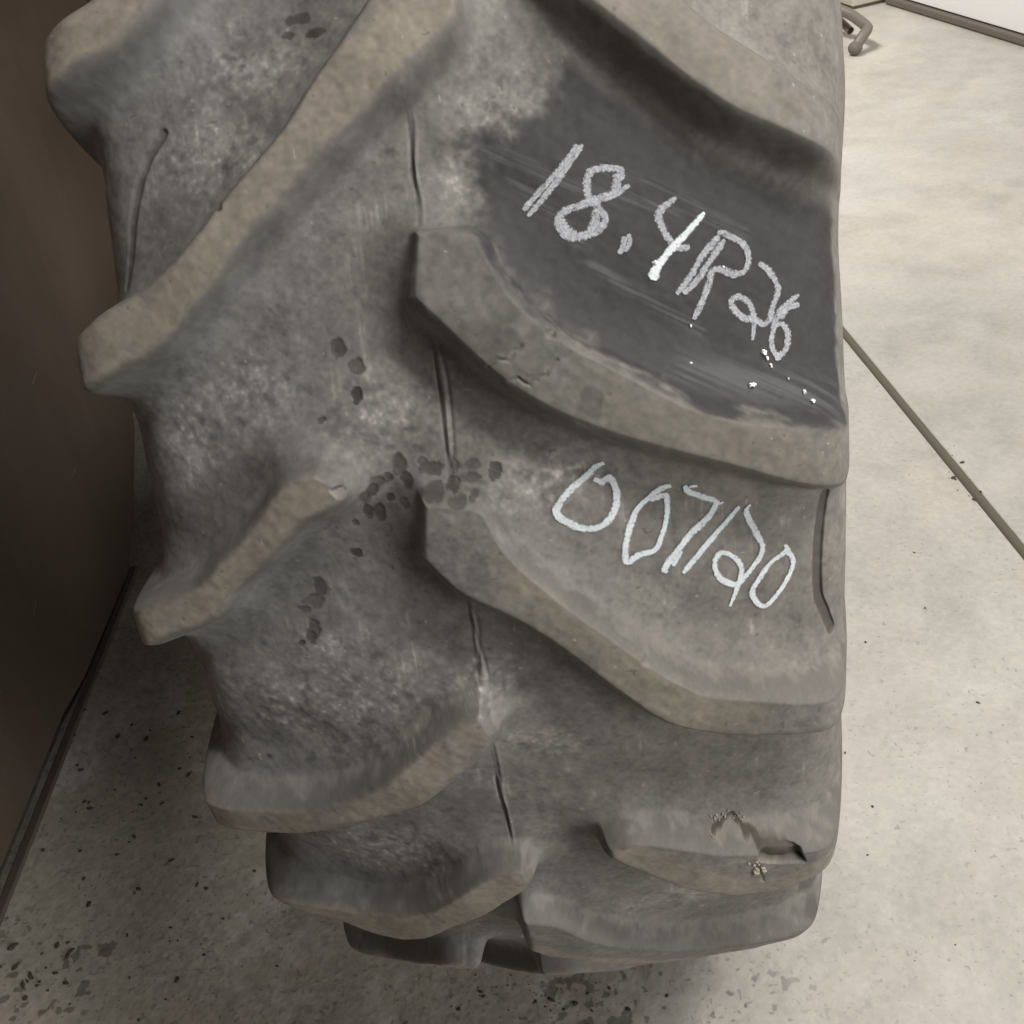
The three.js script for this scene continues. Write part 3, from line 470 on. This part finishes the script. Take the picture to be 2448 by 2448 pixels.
// ---------------------------------------------------------------- white door, wall beside it, tubular stand, far right
{
  const A = new THREE.Vector2(1.543, -3.864), D = new THREE.Vector2(0.34, 0.94).normalize(), ang = Math.atan2(D.x, D.y);
  const put = (o) => { o.position.set(A.x, 0, A.y); o.rotation.y = ang; };
  const white = new THREE.MeshStandardMaterial({ color: new THREE.Color().setRGB(0.88, 0.89, 0.91), roughness: 0.5 });
  const door = thing('overhead_door', 'white ribbed overhead door with dark rubber bottom seal, upper right', 'door'); put(door);
  for (let i = 0; i < 5; i++) for (const [y0, y1, d] of [[0, 0.2, 0.004], [0.2, 0.46, 0.0]]) add('door_section', new RoundedBoxGeometry(0.04, y1 - y0 - 0.004, 3.0, 2, 0.004).translate(0.06 - d, 0.036 + i * 0.46 + (y0 + y1) / 2, 1.5), white, door);
  add('bottom_seal', new RoundedBoxGeometry(0.05, 0.032, 3.0, 3, 0.01).translate(0.045, 0.017, 1.5), new THREE.MeshStandardMaterial({ color: new THREE.Color().setRGB(0.16, 0.135, 0.115), roughness: 0.8 }), door);
  const wall = thing('door_jamb', 'cream painted wall end beside the white door', 'wall'); put(wall);
  add('wall_face', new RoundedBoxGeometry(0.20, 2.6, 1.6, 2, 0.006).translate(-0.02, 1.312, -0.82), new THREE.MeshStandardMaterial({ color: new THREE.Color().setRGB(0.56, 0.52, 0.45), roughness: 0.8 }), wall);
  add('wall_foot_shade', new THREE.BoxGeometry(0.19, 0.011, 1.59).translate(-0.02, 0.0065, -0.82), new THREE.MeshStandardMaterial({ color: new THREE.Color().setRGB(0.12, 0.10, 0.085), roughness: 0.9 }), wall);  // dark strip standing in for the shadow line at the wall foot
  const st = thing('tubular_stand', 'grey bent steel tube stand with rounded foot near the white door', 'stand');
  const steel = new THREE.MeshStandardMaterial({ color: new THREE.Color().setRGB(0.20, 0.175, 0.155), roughness: 0.5, metalness: 0.2 });
  const curve = (l) => new THREE.CatmullRomCurve3(l.map((v) => new THREE.Vector3(...v)), false, 'catmullrom', 0.25);
  add('leg', new THREE.TubeGeometry(curve([[1.285, 0.03, -3.235], [1.315, 0.06, -3.26], [1.34, 0.075, -3.30], [1.30, 0.10, -3.42], [1.12, 0.16, -3.66], [1.0, 0.3, -3.8]]), 40, 0.020, 14), steel, st);
  add('leg', new THREE.TubeGeometry(curve([[1.315, 0.03, -3.44], [1.28, 0.06, -3.52], [1.18, 0.1, -3.64], [1.05, 0.2, -3.78]]), 24, 0.015, 12), steel, st);
  add('rubber_foot', new THREE.SphereGeometry(0.027, 18, 12).scale(1, 0.9, 1).translate(1.28, 0.0255, -3.23), new THREE.MeshStandardMaterial({ color: new THREE.Color().setRGB(0.15, 0.13, 0.115), roughness: 0.7 }), st);
  add('caster', new THREE.CylinderGeometry(0.02, 0.02, 0.024, 18).rotateZ(Math.PI / 2).translate(1.16, 0.0205, -3.36), steel, st);
}

// ---------------------------------------------------------------- dirt crumbs on the floor (too many to count)
{
  const R = rng(91), base = new THREE.IcosahedronGeometry(1, 1), a = base.attributes.position;
  for (let i = 0; i < a.count; i++) { const k = 0.65 + 0.7 * hash2(Math.round(a.getX(i) * 999), Math.round(a.getY(i) * 999 + a.getZ(i) * 517), 5); a.setXYZ(i, a.getX(i) * k, a.getY(i) * k * 0.5, a.getZ(i) * k); }
  base.computeVertexNormals();
  const spots = [];
  const cloud = (x, z, sx, sz, n, s0, s1) => { for (let i = 0; i < n; i++) spots.push([x + (R() + R() - 1) * sx, z + (R() + R() - 1) * sz, lerp(s0, s1, R() ** 3)]); };
  cloud(-0.66, 0.12, 0.22, 0.4, 110, 0.0006, 0.0032); cloud(-0.70, 0.36, 0.08, 0.05, 14, 0.0015, 0.0055); cloud(-0.05, 0.45, 0.18, 0.07, 60, 0.0006, 0.0024); cloud(-0.45, 0.35, 0.4, 0.25, 80, 0.0005, 0.0022); cloud(0.6, 0.1, 0.4, 0.6, 46, 0.0004, 0.0018); cloud(0.80, -0.55, 0.02, 0.16, 12, 0.001, 0.0035);
  const m = new THREE.InstancedMesh(base, new THREE.MeshStandardMaterial({ color: new THREE.Color().setRGB(0.07, 0.055, 0.042), roughness: 0.95 }), spots.length);
  const M = new THREE.Matrix4(), q = new THREE.Quaternion(), e = new THREE.Euler();
  spots.forEach(([x, z, s], i) => { if (Math.abs(x - jx(z)) < 0.012) x += 0.02; e.set(0, R() * 6.28, 0); q.setFromEuler(e); M.compose(new THREE.Vector3(x, s * 0.25, z), q, new THREE.Vector3(s * (1 + R()), s, s * (0.7 + 0.6 * R()))); m.setMatrixAt(i, M); });
  m.name = 'dirt_crumbs'; m.userData = { kind: 'stuff', label: 'dark crumbs of dirt and rubber scattered on the floor', category: 'dirt' }; m.castShadow = m.receiveShadow = true; scene.add(m);
}

renderer.render(scene, camera);
